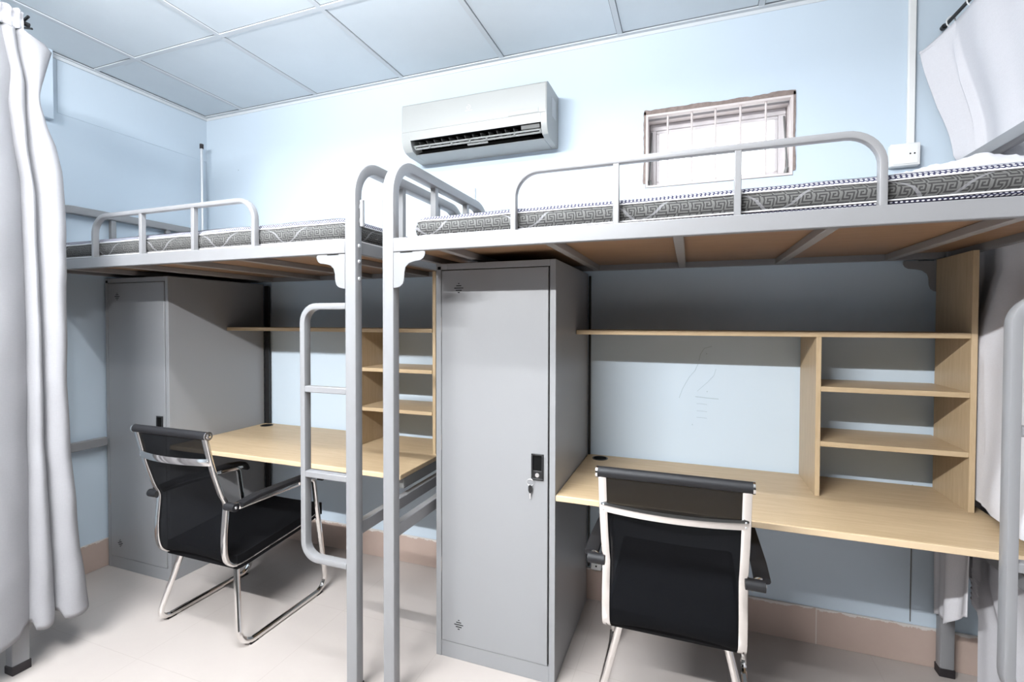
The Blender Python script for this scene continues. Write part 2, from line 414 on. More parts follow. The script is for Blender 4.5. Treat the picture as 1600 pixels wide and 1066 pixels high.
# ------------------------------------------------------------------ electrics on the walls
t = thing('cable_trunking', 'white vertical cable trunking between ceiling and upper socket', 'trunking', (1.84, 0, 2.08))
bm = BM(); box(bm, 1.838, 1.863, -.016, 0, 2.078, ZC); obj('trunk_cover', bm, 'white', t, bevel=.003)
t = thing('wall_socket', 'white double wall socket below the trunking beside the right curtain', 'socket', (1.815, 0, 2.02))
bm = BM(); box(bm, 1.778, 1.876, -.034, 0, 1.99, 2.078); obj('socket_box', bm, 'white', t, bevel=.004)
bm = BM(); box(bm, 1.786, 1.868, -.0365, -.034, 1.997, 2.072); fp = obj('face_plate', bm, 'white', t, bevel=.0015)
bm = BM()
for x in (1.842, 1.856): cyl(bm, (x, -.0368, 2.035), (x, -.0355, 2.035), .0032, 8)
obj('socket_hole', bm, 'void', fp)
t = thing('wall_socket', 'white wall socket low on the wall left of the front chair', 'socket', (.618, 0, .19))
bm = BM(); box(bm, .590, .640, -.03, 0, .158, .214); obj('socket_box', bm, 'white', t, bevel=.004)
bm = BM()
for z in (.200, .178): cyl(bm, (.616, -.0306, z), (.616, -.029, z), .0045, 8)
obj('socket_hole', bm, 'void', t)
t = thing('conduit_stub', 'short white conduit stub on the wall below the air conditioner', 'conduit', (-.05, 0, 2.0))
bm = BM(); box(bm, -.057, -.042, -.014, 0, 1.78, 2.083); obj('conduit_body', bm, 'white', t, bevel=.002)

# ------------------------------------------------------------------ air conditioner
ac = thing('air_conditioner', 'white split air conditioner mounted on the blue wall', 'air conditioner', (.016, 0, 2.243))
X0, X1, OX0, OX1 = -.372, .404, -.322, .374
top = [(0, 2.498), (-.185, 2.494), (-.200, 2.487), (-.206, 2.474), (-.207, 2.335), (-.204, 2.302)]
low = [(-.148, 2.2475), (-.13, 2.2435), (0, 2.243)]
bm = BM()
prism(bm, top+[(-.194, 2.272), (-.176, 2.254)]+low, 'x', X0, OX0); prism(bm, top+[(-.194, 2.272), (-.176, 2.254)]+low, 'x', OX1, X1)
cav = [(-.204, 2.302), (-.12, 2.325), (-.085, 2.285), (-.148, 2.2475)]
prof = top+cav[1:3]+low; A = [bm.verts.new((OX0, *p)) for p in prof]; B = [bm.verts.new((OX1, *p)) for p in prof]; n = len(prof)
for i in range(n-1):
    f = bm.faces.new((A[i], A[i+1], B[i+1], B[i])); f.material_index = 1 if i in (5, 6, 7) else 0
obj('casing', bm, ['acw', 'void'], ac, bevel=.002)
bm = BM(); box(bm, X0+.004, X1-.004, -.2085, -.205, 2.345, 2.478); fpn = obj('front_panel', bm, 'acw', ac, bevel=.0015)
bm = BM(); box(bm, .215, .365, -.2105, -.2075, 2.3475, 2.370); obj('display_strip', bm, 'acw', fpn, bevel=.004)
bm = BM()
for k in range(16):
    a = 2*PI*k/16; a2 = 2*PI*(k+1)/16
    if 5 <= k <= 6: continue
    sweep(bm, [(.008+.010*math.cos(a), -.2088, 2.424+.010*math.sin(a)), (.008+.010*math.cos(a2), -.2088, 2.424+.010*math.sin(a2))], [(-.0004, -.001), (.0004, -.001), (.0004, .001), (-.0004, .001)], (0, 1, 0))
box(bm, -.002, .012, -.2092, -.2084, 2.4235, 2.4255); box(bm, -.012, .028, -.2092, -.2084, 2.4065, 2.4085)
obj('emblem', bm, 'logo', fpn)
bm = BM()
def slope(t): return (-.197+.045*t, 2.284-.030*t)
for a, b_ in ((.22, .34), (.50, .64)):
    (ya, za), (yb, zb) = slope(a), slope(b_)
    prism(bm, [(ya, za), (yb, zb), (yb+.002, zb+.0035), (ya+.002, za+.0035)], 'x', OX0+.008, OX1-.004)
for x in (-.31, -.225, -.10, 0, .09, .235, .365):
    (ya, za), (yb, zb) = slope(.22), slope(.64)
    prism(bm, [(ya, za), (yb, zb), (yb+.002, zb+.0035), (ya+.002, za+.0035)], 'x', x-.004, x+.004)
obj('louver', bm, 'acw', ac)
bm = BM(); (ya, za), (yb, zb) = slope(.74), slope(.9)
prism(bm, [(ya, za), (yb, zb), (yb+.002, zb+.003), (ya+.002, za+.003)], 'x', -.02, .09); obj('louver', bm, 'acw', ac)
for k in range(13):
    x = -.285+.043*k
    bm = BM(); prism(bm, [(-.185, 2.299), (-.12, 2.318), (-.10, 2.29), (-.16, 2.282)], 'x', x, x+.002); obj('vane', bm, 'greyp', ac)
bm = BM(); prism(bm, [(-.197, 2.2995), (-.15, 2.312), (-.14, 2.29), (-.19, 2.284)], 'x', .275, .366); obj('outlet_block', bm, 'greyp', ac)
bm = BM(); box(bm, X1, X1+.0012, -.12, -.05, 2.36, 2.45); obj('rating_label', bm, 'logo', ac)
ac.location.x += .005; ac.location.z -= .005

# ------------------------------------------------------------------ loft beds
ZT, ZB = 1.667, 1.6175
PX, PY = .047, .040
def make_bed(x0, x1, yf, gxs, label, ladder_z=(.458, .792, 1.115, 1.438), pole=False):
    t = thing('loft_bed', label, 'bed', ((x0+x1)/2, yf/2, 0), 'grey steel loft beds')
    yb = -.020; ca, cb = x0+PX/2, x1-PX/2
    # end hoops: post, arc, rail, arc, post
    for cx, s in ((ca, 1), (cb, -1)):
        bm = BM(); yo = yf+PY/2; yi = yb-PY/2
        path = rounded([(cx, yo, .03), (cx, yo, 1.950), (cx, yi, 1.950), (cx, yi, .03)], [.125, .125], 10)
        sweep(bm, path, rprof(PX, PY, .006), (1, 0, 0)); h = obj('end_hoop', bm, 'steel', t)
        for y in (yf+.337, yf+.64):
            bm = BM(); box(bm, cx-.0125, cx+.0125, y-.0125, y+.0125, ZT-.01, 1.942); obj('upright_bar', bm, 'steel', h, bevel=.002)
        for y in (yo, yi):
            bm = BM(); box(bm, cx-PX/2-.002, cx+PX/2+.002, y-PY/2-.002, y+PY/2+.002, 0, .034); obj('foot_cap', bm, 'foot', h, bevel=.003)
        # low rails of the end frame
        bm = BM(); box(bm, cx-.012, cx+.012, yo, yi, ZB, ZT-.004); obj('end_rail', bm, 'steel', t, bevel=.003)
        bm = BM()
        if pole and s == 1: box(bm, cx-.015, cx+.015, yo, -.638, .684, .730)
        else: box(bm, cx-.015, cx+.015, yo, yi, .580, .628)
        obj('crossbar', bm, 'steel', t, bevel=.003)
    for nm, y0, y1 in (('front_rail', yf, yf+.025), ('back_rail', yb-.025, yb)):
        bm = BM(); box(bm, x0+PX-.001, x1-PX+.001, y0, y1, ZB, ZT); obj(nm, bm, 'steel', t, bevel=.003)
    k = 5
    for i in range(k):
        x = x0+.225+(x1-x0-.45)*i/(k-1)
        bm = BM(); box(bm, x-.015, x+.015, yf+.024, yb-.024, ZB+.001, ZB+.025); obj('bed_slat', bm, 'slat', t, bevel=.002)
    bm = BM(); box(bm, x0+PX/2, x1-PX/2, yf+.027, yb-.027, ZB+.025, ZB+.0405); obj('bed_board', bm, 'ply', t)
    # gusset plates at the four corners
    G = [(0, 0), (.124, 0), (.128, -.004), (.127, -.014), (.121, -.024), (.110, -.031), (.085, -.034), (.064, -.040), (.050, -.052), (.045, -.070), (.043, -.098), (.038, -.112), (.027, -.121), (.012, -.125), (0, -.126)]
    for y in (yf+.001, yb-.006):
        for xx, s in ((x0+PX, 1), (x1-PX, -1)):
            bm = BM(); prism(bm, [(xx+s*a, ZB-.002+z) for a, z in G], 'y', y, y+.004); obj('gusset_plate', bm, 'steel', t, bevel=.001)
            bm = BM(); box(bm, min(xx+s*.028, xx+s*.078), max(xx+s*.028, xx+s*.078), y-.0006, y+.002, ZB-.0045, ZB-.0020); obj('gusset_slot', bm, 'void', t)
    # guard rail
    ga, gb, g1, g2 = gxs; yg = yf+.0125; zt = 1.853
    bm = BM(); path = rounded([(ga+.009, yg, ZT-.004), (ga+.009, yg, zt), (gb-.009, yg, zt), (gb-.009, yg, ZT-.004)], [.082, .082], 9)
    sweep(bm, path, rprof(.024, .0185, .003), (0, 1, 0)); gr = obj('guard_rail', bm, 'steel', t)
    for gp in (g1, g2):
        bm = BM(); box(bm, gp-.009, gp+.009, yg-.010, yg+.011, ZT-.004, zt-.006); obj('guard_post', bm, 'steel', gr, bevel=.002)
    # ladder hanging left of the right-hand front post
    lx = x1-PX-.2105; lp = x1-PX+.001; yl = yf+.018
    bm = BM(); path = rounded([(lp, yl, ladder_z[0]+.0125), (lx+.0115, yl, ladder_z[0]+.0125), (lx+.0115, yl, ladder_z[3]-.011), (lp, yl, ladder_z[3]-.011)], [.062, .062], 8)
    sweep(bm, path, rprof(.034, .0235, .004), (0, 1, 0)); la = obj('ladder', bm, 'steel', t)
    for z in ladder_z[1:3]:
        bm = BM(); box(bm, lx+.02, lp, yl-.015, yl+.013, z-.012, z+.012); obj('rung', bm, 'steel', la, bevel=.003)
    # curtain-pole sleeves and rail bolts on the posts
    for xx, s in ((x0, -1), (x1, 1)):
        bm = BM(); cyl(bm, (xx+s*.009, yf+.028, 1.715), (xx+s*.009, yf+.028, 1.81), .0085, 14); box(bm, min(xx, xx+s*.006), max(xx, xx+s*.006), yf+.022, yf+.034, 1.73, 1.745); box(bm, min(xx, xx+s*.006), max(xx, xx+s*.006), yf+.022, yf+.034, 1.78, 1.795)
        obj('pole_sleeve', bm, 'steel', t)
        for z in (1.645, 1.588, 1.526):
            bm = BM(); dome(bm, (xx, yf+.022, z), (s, 0, 0), .0075, .006); obj('bolt', bm, 'bolt', t)
    if pole:
        bm = BM(); cyl(bm, (x0+.055, -.085, ZB+.03), (x0+.055, -.085, 2.500), .0085, 12); p = obj('curtain_pole', bm, 'bolt', t)
        bm = BM(); cyl(bm, (x0+.055, -.085, 2.495), (x0+.055, -.085, 2.525), .0115, 12); obj('pole_cap', bm, 'foot', p)
    return t
bedR = make_bed(0.0, 2.0025, -.901, (.489, 1.500, .825, 1.157), 'grey steel loft bed on the right, below the barred window')
bedL = make_bed(-2.018, -.093, -.930, (-1.574, -.572, -1.241, -.918), 'grey steel loft bed in the left corner, with the ladder in full view', pole=True)

def make_mattress(x0, x1, y0, y1, label, seed, lift=0., ths=1.):
    zb = ZB+.0405; t = thing('mattress', label, 'mattress', ((x0+x1)/2, (y0+y1)/2, zb), 'thin patterned mattresses')
    rnd = random.Random(seed)
    counts = []
    def outline(off, r=.05):
        pts = []; a0, a1, b0, b1 = x0-off, x1+off, y0-off, y1+off
        for cx, cy, s in ((a1-r, b1-r, 0), (a0+r, b1-r, 90), (a0+r, b0+r, 180), (a1-r, b0+r, 270)):
            for k in range(6):
                an = math.radians(s+18*k); pts.append((cx+r*math.cos(an), cy+r*math.sin(an)))
        out = []
        for i in range(len(pts)):
            p, q = Vector(pts[i]), Vector(pts[(i+1) % len(pts)]); L = (q-p).length
            if len(counts) <= i: counts.append(max(1, int(L/.03)))
            n_ = counts[i]
            for k in range(n_): out.append(p+(q-p)*k/n_)
        return out
    def wav(p, z): return .004*noise.noise(Vector((p.x*2.3+seed, p.y*2.3, z*.5)))+.0025*noise.noise(Vector((p.x*9+seed, p.y*9, 3)))
    def band(levels):
        rows = []
        for z, off in levels:
            rows.append([(p.x, p.y, zb+.002+z*ths+lift*max(0, (p.x-x0)/(x1-x0))**2.2+(wav(p, z) if z > .05 else .0)) for p in outline(off)])
        return rows
    def strip(nm, levels, mat):
        bm = BM(); grid(bm, band(levels), close=True); return obj(nm, bm, mat, t)
    strip('side_band', [(.018, -.004), (.03, .003), (.05, .006), (.066, .003), (.078, -.004)], 'meander')
    strip('mesh_border', [(.080, -.003), (.088, -.005), (.096, -.012), (.101, -.024)], 'dots')['label'] = 'navy dotted upper border'
    strip('mesh_border', [(.001, -.010), (.006, -.004), (.015, -.003)], 'dots')['label'] = 'navy dotted lower border'
    for z in (.0165, .079):
        strip('piping', [(z-.003, -.004), (z-.002, .0015), (z+.002, .0015), (z+.003, -.004)], 'piping')
    bm = BM(); rows = []
    o0 = outline(-.022)
    cx, cy = (x0+x1)/2, (y0+y1)/2
    for f in (1, .97, .9, .7, .35, .02):
        rows.append([(cx+(p.x-cx)*f, cy+(p.y-cy)*f, zb+.002+.1015*ths+lift*max(0, (p.x-x0)/(x1-x0))**2.2+wav(p, 1)*f+(1-f)*.004+.003*noise.noise(Vector((p.x*3*f, p.y*3*f, seed)))*(1-f)) for p in o0])
    V = grid(bm, rows, close=True); bm.faces.new(V[-1]); 
    rows = [[(p.x, p.y, zb+.0025) for p in outline(-.012)]]; A = [bm.verts.new(p) for p in rows[0]]; bm.faces.new(A[::-1])
    obj('top_panel', bm, 'mtop', t)
    return t
make_mattress(.105, 1.945, -.868, -.055, 'grey meander patterned mattress on the right loft bed under the window', 3, .018, .84)
make_mattress(-1.935, -.150, -.897, -.055, 'grey meander patterned mattress on the left loft bed', 11, 0., .97)

# crumpled sheet on the right mattress
bm = BM(); rows = []; NX, NY = 44, 30
for i in range(NX+1):
    r = []
    for j in range(NY+1):
        u, v_ = i/NX, j/NY
        x = 1.53+.385*u; y = -.800+.47*v_
        x += .03*noise.noise(Vector((v_*3, 1.3, u*2)))*(1-u); y += .02*noise.noise(Vector((u*4, 7.1, 0)))
        e = min(u*7, (1-u)*9, v_*7, (1-v_)*7, 1); e = max(0, e)
        h = .022+.030*noise.noise(Vector((u*3.2, v_*3.0, 2.2)))+.014*abs(noise.noise(Vector((u*9, v_*6, 5))))+.006*noise.noise(Vector((u*24, v_*20, 5)))
        r.append((x, y, ZB+.0405+.0025+.1015*.84+.018*((x-.105)/1.84)**2.2+.0105+max(.003, h)*e))
    rows.append(r)
grid(bm, rows); o = obj('bed_sheet', bm, 'sheet', origin=(1.72, -.6, ZB+.14), solid=.003)
tag(o, 'crumpled white sheet on the right mattress by the curtain', 'sheet')

# ------------------------------------------------------------------ lockers
def make_locker(x0, label):
    W, D, H, yf, yb = .503, .61, 1.6045, -.6266, -.028
    x1 = x0+W
    t = thing('steel_locker', label, 'locker', (x0+W/2, (yf+yb)/2, 0), 'grey steel lockers')
    dx0, dx1, dz0, dz1 = x0+.026, x1-.029, .068, 1.577
    bm = BM()
    box(bm, x0, x0+.0235, yf, yb-.04, 0, H); box(bm, x1-.0235, x1, yf, yb, 0, H); box(bm, x0+.0235, x0+.05, yf, yb-.04, dz1+.003, H); box(bm, x0+.05, x1-.0235, yf, yb, dz1+.003, H)
    box(bm, x0+.0235, x1-.0235, yf+.002, yf+.02, 0, dz0-.002); box(bm, x0+.05, x1-.0235, yb-.01, yb, 0, H); box(bm, x0+.0235, x0+.06, yb-.05, yb-.042, 0, H); box(bm, x0+.0235, x1-.0235, yf+.02, yb-.045, .055, dz0-.002)
    obj('cabinet', bm, 'locker', t, bevel=.0015)
    bm = BM(); box(bm, x0+.0236, x1-.0236, yf+.016, yf+.02, dz0-.004, dz1+.004); obj('door_gap', bm, 'void', t)
    bm = BM(); box(bm, dx0, dx1, yf-.001, yf+.016, dz0, dz1); d = obj('door', bm, 'locker', t, bevel=.002)
    for cz in (1.505, .145):
        bm = BM(); cx = x0+.103
        for dz, w_ in ((.018, .006), (.009, .022), (0, .040), (-.009, .026), (-.018, .008)):
            box(bm, cx-w_/2, cx+w_/2, yf-.0016, yf, cz+dz-.0016, cz+dz+.0016)
        obj('vent_slots', bm, 'void', d)
    hx0, hx1, hz0, hz1 = x0+.410, x0+.458, .772, .872; ya = yf-.001
    bm = BM(); ring_frame(bm, hx0, hx1, hz0, hz1, .007, ya-.006, ya); box(bm, hx0+.005, hx1-.005, ya-.0045, ya, hz0+.005, hz0+.036)
    h = obj('handle', bm, 'black', d, bevel=.0015)
    bm = BM(); box(bm, hx0+.006, hx1-.006, ya-.0012, ya, hz0+.034, hz1-.006); obj('handle_recess', bm, 'void', h)
    bm = BM(); cyl(bm, ((hx0+hx1)/2, ya-.0065, hz0+.02), ((hx0+hx1)/2, ya-.002, hz0+.02), .008, 16); obj('lock_barrel', bm, 'bolt', h)
    for z in (1.33, .85, .35):
        bm = BM(); cyl(bm, (x0+.0245, yf-.0015, z), (x0+.0245, yf-.0015, z+.06), .0022, 8); obj('hinge', bm, 'slat', t)
    bm = BM(); box(bm, x0+.008, x0+.022, yf-.0012, yf, 1.581, 1.593); obj('corner_clip', bm, 'void', t)
    return t
lockR = make_locker(.066, 'tall grey steel locker in the middle with a key hanging at its handle')
lockL = make_locker(-2.008, 'tall grey steel locker in the left corner behind the side-on chair')
kt = thing('key', 'small black headed key hanging from the middle locker door', 'key', (.475, -.636, .741))
bm = BM(); pts = [(.482+.014*math.cos(a)-.008, -.636, 0.7665+.012*math.sin(a)-.003) for a in [2*PI*k/16 for k in range(16)]]
sweep(bm, pts, cprof(.0009, 6), (0, 1, 0), closed=True); obj('key_ring', bm, 'bolt', kt)
bm = BM(); prism(bm, [(.470, 0.7530), (.478, 0.7530), (.482, 0.7430), (.481, 0.7290), (.476, 0.7220), (.470, 0.7220), (.466, 0.7310), (.466, 0.7450)], 'y', -.638, -.634); obj('key_head', bm, 'black', kt, bevel=.001)
bm = BM(); prism(bm, [(.471, 0.7230), (.476, 0.7230), (.476, 0.7030), (.4735, 0.6990), (.471, 0.7030)], 'y', -.6368, -.635); obj('key_blade', bm, 'bolt', kt)

# ------------------------------------------------------------------ desks with shelves
def make_desk(ox, xend, label, ypan, bp, notch):
    dz, df, th = .7225, -.627, .022
    x0 = ox+.5705; xe = ox+1.9335; t = thing('study_desk', label, 'desk', (ox+1.25, -.33, 0), 'oak study desks')
    bm = BM(); prism(bm, [(x0, df+.004), (xend, df+.004), (xend, -.066), (notch, -.066), (notch, -.013), (x0, -.013)], 'z', dz-th, dz); obj('desktop', bm, 'woodx', t, bevel=.003)
    bm = BM(); box(bm, x0, xend, df, df+.0045, dz-th, dz-.001); obj('edge_band', bm, 'edge', t, bevel=.002)
    gx_ = ox+.640
    bm = BM(); sweep(bm, [(gx_+.034*math.cos(a), -.075+.034*math.sin(a), dz+.001) for a in [2*PI*k/24 for k in range(24)]], rprof(.003, .006, .001), (0, 0, 1), closed=True); gm = obj('grommet', bm, 'black', t)
    bm = BM(); cyl(bm, (gx_, -.075, dz-.001), (gx_, -.075, dz+.0008), .033, 24); obj('grommet_hole', bm, 'void', gm)
    s0 = -.2892
    bm = BM(); box(bm, x0, min(xe, notch), s0, -.012, 1.3167, 1.3357); obj('long_shelf', bm, 'woodx', t, bevel=.0012)
    bm = BM(); box(bm, xe, xe+.0175, s0-.002, ypan, dz, 1.6165); obj('side_panel', bm, 'woodz', t, bevel=.0012)
    bm = BM(); box(bm, ox+1.4785, ox+1.4955, s0, -.012, dz, 1.3167); obj('divider', bm, 'woodz', t, bevel=.0012)
    for z in (1.1327, .9282):
        bm = BM(); box(bm, ox+1.4955, min(xe, notch), s0, -.012, z-.0185, z); obj('small_shelf', bm, 'woodx', t, bevel=.0012)
    bm = BM(); box(bm, xend-.03, xend-.001, df+.03, -.075, dz-th-.045, dz-th); obj('desk_bracket', bm, 'greyp', t, bevel=.002)  # steel bracket, its dark grey carries the shade under the desk end
    bm = BM(); box(bm, x0+.002, x0+bp, -.026, -.012, .17, dz-th); box(bm, x0+.002, x0+bp, -.026, -.0125, dz, 1.3167); box(bm, x0+.002, x0+bp, -.026, -.0125, 1.3357, 1.595); obj('back_shade_strip', bm, 'black', t, bevel=.001)  # black strip stands in for the shade band beside the locker's back edge
    bm = BM(); box(bm, x0+.02, xend-.03, -.10, -.07, dz-th-.035, dz-th); obj('back_bearer', bm, 'slat', t, bevel=.002)
    return t
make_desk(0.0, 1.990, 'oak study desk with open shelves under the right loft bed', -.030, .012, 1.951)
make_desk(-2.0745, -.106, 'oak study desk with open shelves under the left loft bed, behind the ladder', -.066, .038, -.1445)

# ------------------------------------------------------------------ chairs
def make_chair(cx, y0, label, hw=.217, zk=.97):
    t = thing('office_chair', label, 'chair', (cx, y0+.35, 0), 'black mesh cantilever chairs')
    def P(x, y, z): return (cx+x, y0+y, z)
    side = [(0, .905), (.032, .77), (.066, .665), (.088, .615), (.088, .57), (.080, .48), (.082, .40), (.100, .352), (.150, .332), (.30, .345), (.48, .362), (.58, .380), (.615, .390)]
    side = [(a, z if z > .6 else .6-(.6-z)*zk) for a, z in side]; zs_ = .6-(.6-.332)*zk-.332
    def smooth(pts, n=4):
        out = []
        for i in range(len(pts)-1):
            p0 = Vector(pts[max(i-1, 0)]); p1 = Vector(pts[i]); p2 = Vector(pts[i+1]); p3 = Vector(pts[min(i+2, len(pts)-1)])
            for k in range(n):
                u = k/n; out.append(.5*((2*p1)+(p2-p0)*u+(2*p0-5*p1+4*p2-p3)*u*u+(3*p1-p0-3*p2+p3)*u**3))
        out.append(Vector(pts[-1])); return out
    sm = smooth(side)
    xs = hw-.018
    for s in (-1, 1):
        bm = BM(); sweep(bm, [P(s*xs, p[0], p[1]) for p in sm], rprof(.026, .014, .004), (1, 0, 0)); obj('side_frame', bm, 'chrome', t)
    # sling back
    n_b = next(i for i, p in enumerate(sm) if p[0] > .095 and p[1] < .45)
    def surf(ps, sag, half, nx=12, taper=False):
        rows = []
        for i, p in enumerate(ps):
            a = ps[max(i-1, 0)]; b_ = ps[min(i+1, len(ps)-1)]; tn = (b_-a).normalized(); nn = Vector((-tn[1], tn[0]))
            sg = sag*min(1, i/12) if taper else sag
            rows.append([P(half*(2*k/nx-1), p[0]-nn[0]*sg*(1-(2*k/nx-1)**2), p[1]-nn[1]*sg*(1-(2*k/nx-1)**2)) for k in range(nx+1)])
        return rows
    bm = BM(); grid(bm, surf(sm[0:n_b+1], -.010, xs-.008, taper=True)); obj('backrest', bm, 'mesh', t, solid=.004)
    # padded seat
    seat = [p for p in sm if p[0] > .118 and p[1] < .42] + [Vector((.632, sm[-1][1]-.006))]
    rows_t = surf([p+Vector((0, .042)) for p in seat], .006, xs+.013); rows_b = surf([p+Vector((0, -.020)) for p in seat], .0, xs+.013)
    bm = BM(); cl = []
    for a, b_ in zip(rows_t, rows_b): cl.append(a+b_[::-1])
    V = grid(bm, cl, close=True); bm.faces.new(V[0][::-1]); bm.faces.new(V[-1]); obj('seat', bm, 'pad', t, bevel=.016)
    # head roll and its chrome end caps
    bm = BM(); cyl(bm, P(-hw+.004, .002, .916), P(hw-.004, .002, .916), .0165, 20); hr = obj('head_roll', bm, 'leather', t)
    for s in (-1, 1):
        bm = BM(); cyl(bm, P(s*(hw-.005), .002, .916), P(s*(hw+.001), .002, .916), .0175, 20); dome(bm, P(s*(hw+.001), .002, .916), (s, 0, 0), .011, .002); obj('end_cap', bm, 'chrome', hr)
    # curved cross strip behind the back
    bm = BM(); pts = []
    for k in range(17):
        u = 2*k/16-1; pts.append(P(u*(xs+.006), .016-.030*(1-u*u), .806))
    sweep(bm, pts, rprof(.029, .006, .0025), (0, 0, 1)); cs_ = obj('cross_strip', bm, 'chrome', t)
    for s in (-1, 1):
        bm = BM()
        for z in (.799, .813): dome(bm, P(s*(xs-.002), .0125, z), (0, -1, 0), .004, .003, 8)
        obj('screw', bm, 'bolt', cs_)
    # arms and sled legs
    ax = hw+.035
    for s in (-1, 1):
        path = rounded([P(s*(xs-.035), .165, .318+zs_), P(s*ax, .105, .013), P(s*ax, .612, .013), P(s*ax, .53, .595), P(s*ax, .43, .600)], [.055, .06, .03], 8)
        # leg path lies nearly in a plane x = const
        bm = BM(); sweep(bm, path, cprof(.0125, 12), (1, 0, 0)); lg = obj('leg', bm, 'chrome', t)
        for y in (.17, .56):
            bm = BM(); box(bm, cx+s*ax-.011, cx+s*ax+.011, y0+y-.02, y0+y+.02, 0, .004); obj('glide', bm, 'foot', lg)
        bm = BM(); path = [P(s*(xs+.020), .085, .603), P(s*(ax-.004), .115, .607), P(s*ax, .20, .607), P(s*ax, .56, .600)]
        sweep(bm, path, rprof(.030, .014, .004), (0, 0, 1)); am = obj('armrest', bm, 'chrome', t)
        bm = BM(); path = rounded([P(s*ax, .110, .612), P(s*ax, .20, .624), P(s*ax, .48, .620), P(s*ax, .565, .608), P(s*ax, .580, .575)], [.1, .1, .03], 5)
        sweep(bm, path, rprof(.046, .020, .008), (1, 0, 0)); obj('arm_pad', bm, 'leather', am)
        bm = BM(); cyl(bm, P(s*(xs+.006), .088, .606), P(s*(ax+.006), .088, .606), .017, 14); obj('arm_bracket', bm, 'leather', am)
        bm = BM(); dome(bm, P(s*(ax+.006), .088, .606), (s, 0, 0), .006, .004, 10); obj('screw', bm, 'bolt', am)
    bm = BM(); cyl(bm, P(-xs+.03, .17, .312+zs_), P(xs-.03, .17, .312+zs_), .010, 12); obj('under_bar', bm, 'chrome', t)
    bm = BM(); cyl(bm, P(-xs+.01, .42, .328+zs_), P(xs-.01, .42, .328+zs_), .010, 12); obj('under_bar', bm, 'chrome', t)
    return t
make_chair(.990, -.905, 'black mesh office chair seen from behind at the right desk', zk=.82)
make_chair(-.960, -1.000, 'black mesh office chair at the left desk, beside the ladder')

# ------------------------------------------------------------------ left curtain, rod and the post behind it
XC = -1.345
EDGE = [(2.60, -1.268), (2.466, -1.268), (2.446, -1.178), (2.35, -1.200), (2.246, -1.222), (2.209, -1.222), (2.132, -1.198), (2.063, -1.169), (1.967, -1.149), (1.82, -1.139), (1.639, -1.138), (1.116, -1.146), (.876, -1.137), (.727, -1.129), (.434, -1.107), (.162, -1.077), (.0, -1.07)]
CRB = [(2.6, -1.30), (2.45, -1.285), (2.415, -1.281), (2.277, -1.258), (2.04, -1.25), (1.875, -1.23), (1.377, -1.219), (.867, -1.213), (.217, -1.187), (.1, -1.185)]
CRA = [(2.6, -1.335), (2.45, -1.325), (2.317, -1.300), (2.19, -1.305), (2.05, -1.290), (1.913, -1.271), (1.376, -1.261), (.373, -1.265), (.1, -1.267)]
bm = BM(); rows = []; NR = 120
hemf = {}
for i in range(NR+1):
    f = i/NR; zt_ = 2.470
    z0 = zt_ - f*(zt_-.165); row = []
    e, b_, a = lerp_table(EDGE, z0), lerp_table(CRB, z0), lerp_table(CRA, z0)
    top_amp = min(1, .45+(2.47-z0)*1.2)
    val = [e, b_, a] + [a-.105-.03*math.sin(k*1.7)-.118*k for k in range(1, 7)]
    for k in range(len(val)-1):
        n_ = 12
        for j in range(n_ + (1 if k == len(val)-2 else 0)):
            s = j/n_; y = val[k]+(val[k+1]-val[k])*s
            amp = (.050, .036, .050, .06, .05, .06, .05, .06)[k]*top_amp
            xo = amp*(math.sin(PI*s)**.75 if 0 < s < 1 else 0) - .030*top_amp
            if k == 0: xo += .020*top_amp*(1-s)**2
            xo += .006*noise.noise(Vector((y*7, z0*2.2, 1.))) + .0045*noise.noise(Vector((y*16+z0*5, z0*6-y*4, 2.))) + .002*noise.noise(Vector((y*25, z0*9, 4.)))
            hem = (.030 if 0 < k and s < .12 else 0) + (.030 if s > .88 else 0) - .012*math.sin(PI*s)
            z = z0 + hem*f**6
            row.append((XC+xo, y, z))
    rows.append(row)
grid(bm, rows)
ct = thing('curtain', 'pale grey linen curtain hanging at the left edge of the photo', 'curtain', (XC, -1.6, .17), 'grey linen curtains')
obj('cloth', bm, 'curtain', ct, solid=.0025)
bm = BM(); rows = []
for i in range(9):
    z = 2.540-.074*i/8; row = []
    for j in range(260):
        y = -1.268-.72*j/259
        p = math.sin((y+1.268)*2*PI/.026 + .8*math.sin(y*40)); q = .012 if 0 < i < 4 else .007
        row.append((XC+.004+q*p*(.6+.4*math.sin(i)), y, z+.003*math.sin(y*170)))
    rows.append(row)
grid(bm, rows); obj('gathered_header', bm, 'hem', ct, solid=.002)['label'] = 'gathered white header tape'
rt = thing('curtain_rod', 'black curtain rod end above the left curtain', 'curtain rod', (XC, -1.5, 2.51), 'curtain rods')
XR_ = XC-.022
bm = BM(); cyl(bm, (XR_, -1.252, 2.510), (XR_, -2.140, 2.510), .006, 10); obj('rod', bm, 'black', rt)
bm = BM(); cyl(bm, (XR_, -1.240, 2.510), (XR_, -1.256, 2.510), .009, 10); cyl(bm, (XR_-.012, -1.252, 2.523), (XR_+.022, -1.252, 2.533), .005, 8); cyl(bm, (XR_-.01, -1.250, 2.498), (XR_+.026, -1.244, 2.490), .004, 8); obj('rod_clip', bm, 'black', rt)
